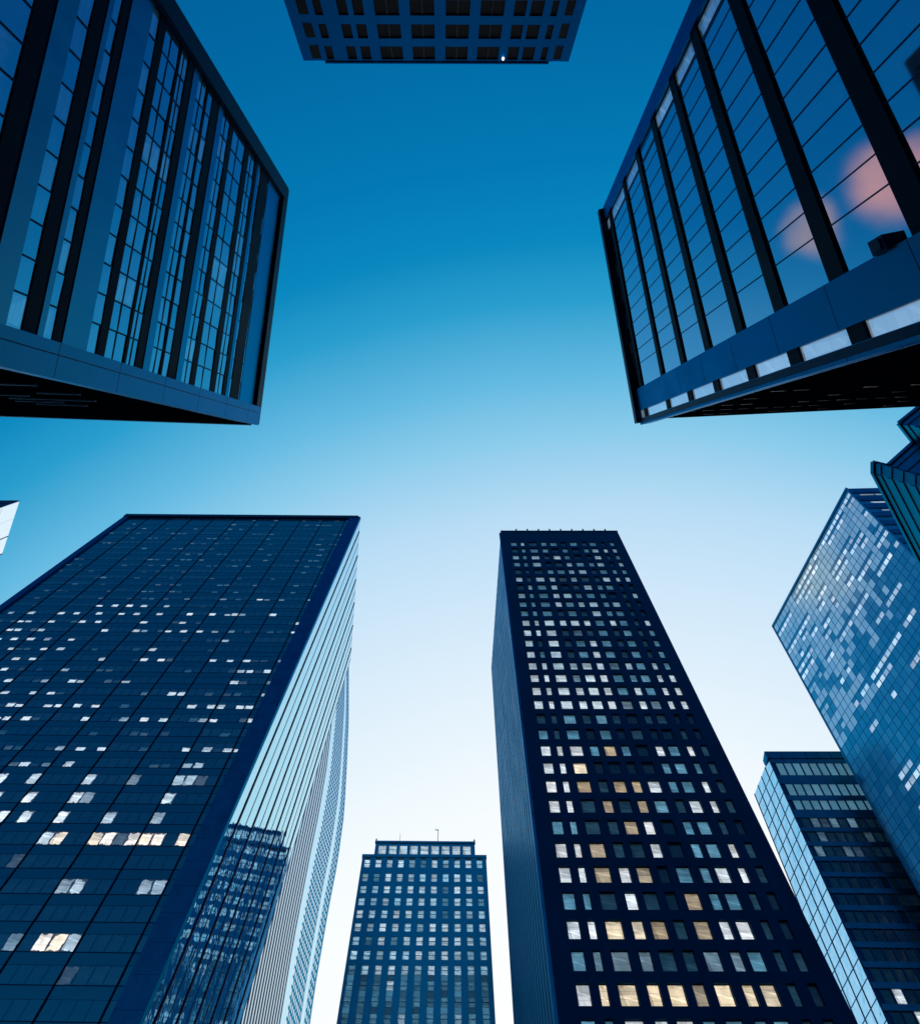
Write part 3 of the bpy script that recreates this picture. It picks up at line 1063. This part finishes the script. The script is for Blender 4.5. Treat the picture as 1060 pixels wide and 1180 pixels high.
# ------------------------------------------------------------------ G: near block with heavy floor bars
def barred_block():
    R = random.Random(44)
    up = (0.03991, 0.13291, 0.99032)
    P0, P1, P2 = (10.86, -11.18, 61.65), (13.75, 4.07, 59.49), (34.35, 3.06, 58.79)
    P2 = tuple(Vector(P1) + (Vector(P2) - Vector(P1)) * 1.5)
    P3 = tuple(Vector(P0) + Vector(P2) - Vector(P1))
    t = thing('office_block', 'near block at upper right with smooth blue glass between heavy dark floor bars', 'office block',
              base_of([P0, P1, P2, P3], up), GROUP)
    b = MB()
    b.prism([V(P0), V(P1), V(P2), V(P3)], up, 62, 0, 1)
    b.build('wall', [MAT['navy_dark'], MAT['roofing']], t)
    F = Face(V(P0), V(P1), up, EYE)
    F.fan = 0.17
    bars = [(2.0, 2.9), (9.2, 10.0), (14.7, 15.6), (19.9, 20.85), (25.1, 26.1), (29.9, 30.95), (34.9, 36.0), (40.0, 41.2), (45.2, 46.4), (50.4, 51.6)]
    for a, c in bars:
        m = MB()
        m.box(F, 0.55, 15.7, a, c, -0.02, 0.12)
        m.build('floor_band', MAT['black'], t)
    mull = [0.72, 1.5] + [2.13 + 0.968 * i for i in range(11)] + [13.45]
    W = Windows(t, [MAT['win_g'], MAT['navy']])
    edges = [0.0] + [x for ac in bars for x in ac] + [56]
    for j in range(0, len(edges), 2):
        g0, g1 = edges[j], edges[j + 1]
        if g1 - g0 < 0.3:
            continue
        for i in range(len(mull) - 1):
            a, c = mull[i], mull[i + 1]
            lev, tone = R.uniform(0, 0.012), 0.15
            if i == 0 and R.random() < 0.8:
                lev, tone = R.uniform(0.12, 0.34), 0.30
            mb = MB()
            mb.pane(F, a + 0.03, c - 0.03, g0 + 0.02, g1 - 0.02, 0.03, lev, R.random(), tone, 0.002)
            th = 0.09 if i == 1 else 0.02
            mb.box(F, a - th, a + th, g0, g1, 0.0, 0.05, 1)
            W.add(F, (a + c) / 2, (g0 + g1) / 2, mb, lev, g1 - g0, c - a)
        mb = MB()
        a, c = 15.05, 15.62
        mb.pane(F, a, c, g0 + 0.05, g1 - 0.05, 0.03, R.uniform(0.20, 0.30), R.random(), (0.38 + 0.008 * j, 0.6))  # bright sky mirrored in this corner strip is put in as emission
        mb.box(F, a, c, g0, g0 + 0.05, 0.0, 0.06, 1)
        W.add(F, 15.3, (g0 + g1) / 2, mb, 1, g1 - g0, 3.0)
    W.finish()
    m = MB()
    m.column(F, 13.47, 15.05, 0.3, 59, -0.1, 0.20, 5.2)
    m.build('corner_column', [MAT['navy_metal'], MAT['black']], t)
    m = MB()
    m.column(F, 15.62, F.len + 0.42, 0.1, 59, -0.6, 0.18, 5.2)
    m.build('corner_column', [MAT['navy_metal'], MAT['black']], t)
    m = MB()
    m.box(F, -0.2, 0.68, 0.2, 59, -0.4, 0.22)
    m.build('corner_column', MAT['navy_metal'], t)
    m = MB()
    m.box(F, -0.22, F.len + 0.25, -0.35, 0.5, -0.4, 0.50)
    m.build('parapet', MAT['navy_dark'], t)
    m = MB()
    m.box(F, 13.05, 13.5, 38.3, 39.1, 0.0, 0.34)
    m.box(F, 13.12, 13.44, 38.45, 38.95, 0.34, 0.40)
    m.build('bracket', MAT['navy_dark'], t)
    S = Face(V(P1), V(P2), up, EYE)
    m = MB()
    m.box(S, -0.2, 0.5, 0.1, 59, 0.0, 0.30)
    m.build('corner_column', MAT['navy_dark'], t)
    m = MB()
    m.box(S, 0.5, 0.56, 0.3, 59, 0.0, 0.36)
    m.build('edge_trim', MAT['trim'], t)
    m = MB()
    for r in range(14):
        m.box(S, 0.6, S.len, 0.6 + r * 4.2, 2.6 + r * 4.2, 0.0, 0.06)
    m.box(S, 0.58, S.len, 0.4, 60, -0.05, 0.02)
    m.build('floor_band', MAT['soot'], t, 'stuff')
    W2 = Windows(t, [MAT['win_h'], MAT['navy_dark']], 'window', 40)
    for r in range(5):
        for q in range(14):
            if R.random() < 0.5:
                u0 = 1.5 + q * 1.15
                mb = MB()
                mb.pane(S, u0, u0 + 0.7, 2.9 + r * 4.2, 3.3 + r * 4.2, 0.04, R.uniform(0.03, 0.2), R.random(), 0.75)
                mb.box(S, u0, u0 + 0.7, 3.3 + r * 4.2, 3.36 + r * 4.2, 0.0, 0.06, 1)
                W2.add(S, u0, 3 + r * 4.2, mb, 1, 1, 1)
    W2.finish()
    return t


# ------------------------------------------------------------------ H: concrete block overhead
def concrete_block():
    R = random.Random(55)
    up = (-0.0222, 0.15273, 0.98802)
    P0, P1 = (-17.6, -33.72, 95.91), (12.31, -33.87, 96.6)
    F = Face(V(P0), V(P1), up, EYE)
    t = thing('concrete_building', 'blue concrete building at the top edge with black square windows and small lamp', 'building',
              base_of([P0, P1], up) + Vector((0, -12, 0)), GROUP)
    b = MB()
    b.prism([F.P, F.pt(F.len, 0), F.pt(F.len, 0, -24), F.pt(0, 0, -24)], up, 98, 0, 1)
    b.build('wall', [MAT['concrete'], MAT['roofing']], t)
    cols = [(1.1, 2.1), (2.75, 3.55), (5.1, 6.1), (6.65, 7.7), (8.8, 11.25), (12.35, 14.8), (15.95, 18.4), (19.45, 21.85), (22.85, 24.05), (24.5, 25.8), (26.6, 27.25), (28.05, 28.9)]
    W = Windows(t, [MAT['win_h'], MAT['navy_dark']])
    D = 0.16
    rows = [(0.45 + 4.1 * k, 3.05 + 4.1 * k) for k in range(18)]
    for vt, vb in rows:
        for a, c in cols:
            mb = MB()
            mb.pane(F, a, c, vt, vb, 0.05, 0, R.random(), 0.3, 0.01)
            if c - a > 2:
                mb.box(F, (a + c) / 2 - 0.05, (a + c) / 2 + 0.05, vt, vb, 0, 0.1, 1)
            mb.box(F, a, c, vb - 0.08, vb, 0, 0.1, 1)
            W.add(F, (a + c) / 2, (vt + vb) / 2, mb, 0, vb - vt, c - a)
    W.finish()
    # the middle bay stands forward of the two wings
    mid = [x for ac in cols[2:10] for x in ac]
    ue = [2.75 - 0.35] + [3.55, ] + []
    piers = [(0.0, 1.1, 0.07), (2.1, 2.42, 0.07), (2.42, 2.75, D), (3.55, 5.1, D), (6.1, 6.65, D), (7.7, 8.8, D), (11.25, 12.35, D), (14.8, 15.95, D),
             (18.4, 19.45, D), (21.85, 22.85, D), (24.05, 24.5, D), (25.8, 26.6, D), (27.25, 27.65, D), (27.65, 28.05, 0.07), (28.9, F.len, 0.07)]
    for a, c, d in piers:
        m = MB()
        m.box(F, a, c, 0.0, 84, -0.05, d + 0.02)
        m.build('pier', MAT['concrete'], t)
    s = MB()
    pv = 0.0
    for vt, vb in rows:
        for i, (a, c) in enumerate(cols):
            s.box(F, a, c, pv, vt, -0.02, 0.07 if i in (0, 11) else D)
        pv = vb
    s.build('spandrel', MAT['concrete'], t, 'stuff')
    m = MB()
    m.box(F, 2.42, 27.65, -0.25, 0.0, -1.0, D + 0.12)
    m.build('parapet', MAT['concrete'], t)
    m = MB()
    lp = F.pt(22.4, 1.0, D + 0.02)
    m.rod(lp, lp + F.n * 0.22, 0.10, 8)
    m.rod(lp - F.up * 0.1 + F.n * 0.15, lp + F.up * 0.1 + F.n * 0.15, 0.14, 8, 1)
    m.build('lamp', [MAT['navy_dark'], MAT['lamp']], t)
    return t


# ------------------------------------------------------------------ I: pale ribbed tower behind the wide one
def pale_tower():
    up = (-0.08403, -0.09407, 0.99201)
    P0, P1 = (-77.9, 122.56, 428.41), (-65.31, 174.48, 434.39)
    F = Face(V(P0), V(P1), up, EYE)
    if F.n.x < 0:
        F.n = -F.n
    t = thing('office_tower', 'pale curved tower peeping out behind the wide dark glass tower, ribbed and dotted', 'office tower',
              base_of([P0, P1], up) + Vector((-16, 6, 0)), GROUP)
    # the far edge of the wall bellies out and draws in again, like a sail
    sail = [(-20, 52.0), (0, 53.8), (45, 62.4), (80, 65.9), (116, 68.4), (151, 65.7), (177, 61.3), (221, 55.5), (250, 54.0), (470, 54.0)]

    def ur(v):
        for (a, x), (c, y) in zip(sail[:-1], sail[1:]):
            if v <= c:
                k = (v - a) / (c - a)
                return x + (y - x) * k
        return 54.0

    F.pt = lambda s, v, d=0.0: F.P + F.e * (s * ur(v)) - F.up * v + F.n * d
    steps = [-0.5] + [12.0 * i for i in range(1, 36)]
    b = MB()
    for v0, v1 in zip(steps[:-1], steps[1:]):
        b.box(F, 0.0, 1.0, v0, v1, -22, 0.0)
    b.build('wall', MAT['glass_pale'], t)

    def strip(m, s0, s1, d):
        for v0, v1 in zip(steps[:-1], steps[1:]):
            m.box(F, s0, s1, v0, v1, 0, d)

    m = MB()
    x = 0.02
    while x < 0.60:
        strip(m, x, x + 0.014, 0.05)
        x += 0.030
    m.build('rib', MAT['navy'], t, 'stuff')
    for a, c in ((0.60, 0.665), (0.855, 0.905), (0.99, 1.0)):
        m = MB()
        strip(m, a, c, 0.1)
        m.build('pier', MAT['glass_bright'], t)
    m = MB()
    v = 3.0
    while v < 400:
        m.box(F, 0.665, 0.855, v, v + 1.0, 0, 0.05)
        m.box(F, 0.905, 0.99, v, v + 1.2, 0, 0.05)
        v += 3.6
    x = 0.69
    while x < 0.98:
        if not 0.845 < x < 0.905:
            strip(m, x, x + 0.006, 0.06)
        x += 0.024
    m.build('window_grid', MAT['teal_metal'], t, 'stuff')
    return t


# ------------------------------------------------------------------ J: stepped blue tower at the right edge
def stepped_tower():
    up = (0.01631, -0.02136, 0.99964)
    P = [(75.64, 6.71, 128.96), (72.44, 9.55, 129.07), (75.23, 12.7, 129.09), (71.4, 16.62, 129.24), (68.9, 16.04, 129.27), (69.09, 17.79, 129.3),
         (81.27, 37.36, 129.52), (93.79, 37.3, 129.31), (89.42, 6.69, 128.73)]
    t = thing('office_tower', 'deep blue tower at the right edge with a jagged stepped outline and close horizontal bands', 'office tower',
              base_of(P, up), GROUP)
    b = MB()
    b.prism([V(p) for p in P], up, 131, 0, 1)
    b.build('wall', [MAT['jcore'], MAT['roofing']], t)
    ctr = sum((V(p) for p in P), Vector()) / len(P)
    band = MB()
    sub = MB()
    for i in range(6):
        a, c = V(P[i]), V(P[i + 1])
        F = Face(a, c, up, EYE)
        # outward is away from the body
        mid = (a + c) / 2
        nrm = F.n
        x = (P[i + 1][0] - P[i][0], P[i + 1][1] - P[i][1])
        out = Vector((x[1], -x[0], 0))
        out = -out if out.dot(Vector((-1, 0, 0))) < 0 and i not in (3,) else out
        if nrm.dot(out) < 0:
            F.n = -F.n
        v = 0.8
        while v < 128:
            band.box(F, 0.05, F.len - 0.05, v, v + 1.5, -0.1, 0.16)
            v += 3.4
        sub.box(F, -0.1, F.len + 0.1, -0.5, 0.5, -0.3, 0.42)
    band.build('floor_band', MAT['teal_band'], t, 'stuff')
    sub.build('parapet', MAT['jcore'], t)
    return t


# ------------------------------------------------------------------ L: bright glass corner at the left edge
def edge_tower():
    up = (0.00544, -0.02136, 0.99976)
    P = [(-190.01, 57.82, 332.35), (-200.40, 81.47, 332.90), (-224.44, 81.49, 333.04), (-221.23, 57.84, 332.53)]
    t = thing('office_tower', 'small corner of a tower at the left edge with bright white panels', 'office tower',
              base_of(P, up), GROUP)
    b = MB()
    b.prism([V(p) for p in P], up, 335, 0, 1)
    b.build('wall', [MAT['navy'], MAT['roofing']], t)
    F = Face(V(P[0]), V(P[1]), up, EYE)
    g = MB()
    for r in range(25):
        for q in range(3):
            g.pane(F, F.len * q / 3 + 0.04, F.len * (q + 1) / 3 - 0.04, r * 13.0 + 0.1, r * 13.0 + 12.9, 0.05, jit=0.006)
    g.build('white_panel', MAT['white_panel'], t, 'stuff')
    for q in (0, 2, 3):
        m = MB()
        u = F.len * q / 3
        m.box(F, u - 0.16, u + 0.16, 0, 320, 0, 0.2)
        m.build('mullion', MAT['navy_gloss'], t)
    N = Face(V(P[0]), V(P[3]), up, EYE)
    m = MB()
    for r in range(78):
        m.box(N, 0.1, N.len, 0.4 + r * 4.1, 2.2 + r * 4.1, 0, 0.25)
    m.build('floor_band', MAT['navy_dark'], t, 'stuff')
    return t


wide_tower()
slim_tower()
middle_tower()
right_tower()
teal_tower()
banded_block()
barred_block()
concrete_block()
pale_tower()
stepped_tower()
edge_tower()

for o in scene.objects:
    if '_base' in o:
        del o['_base']
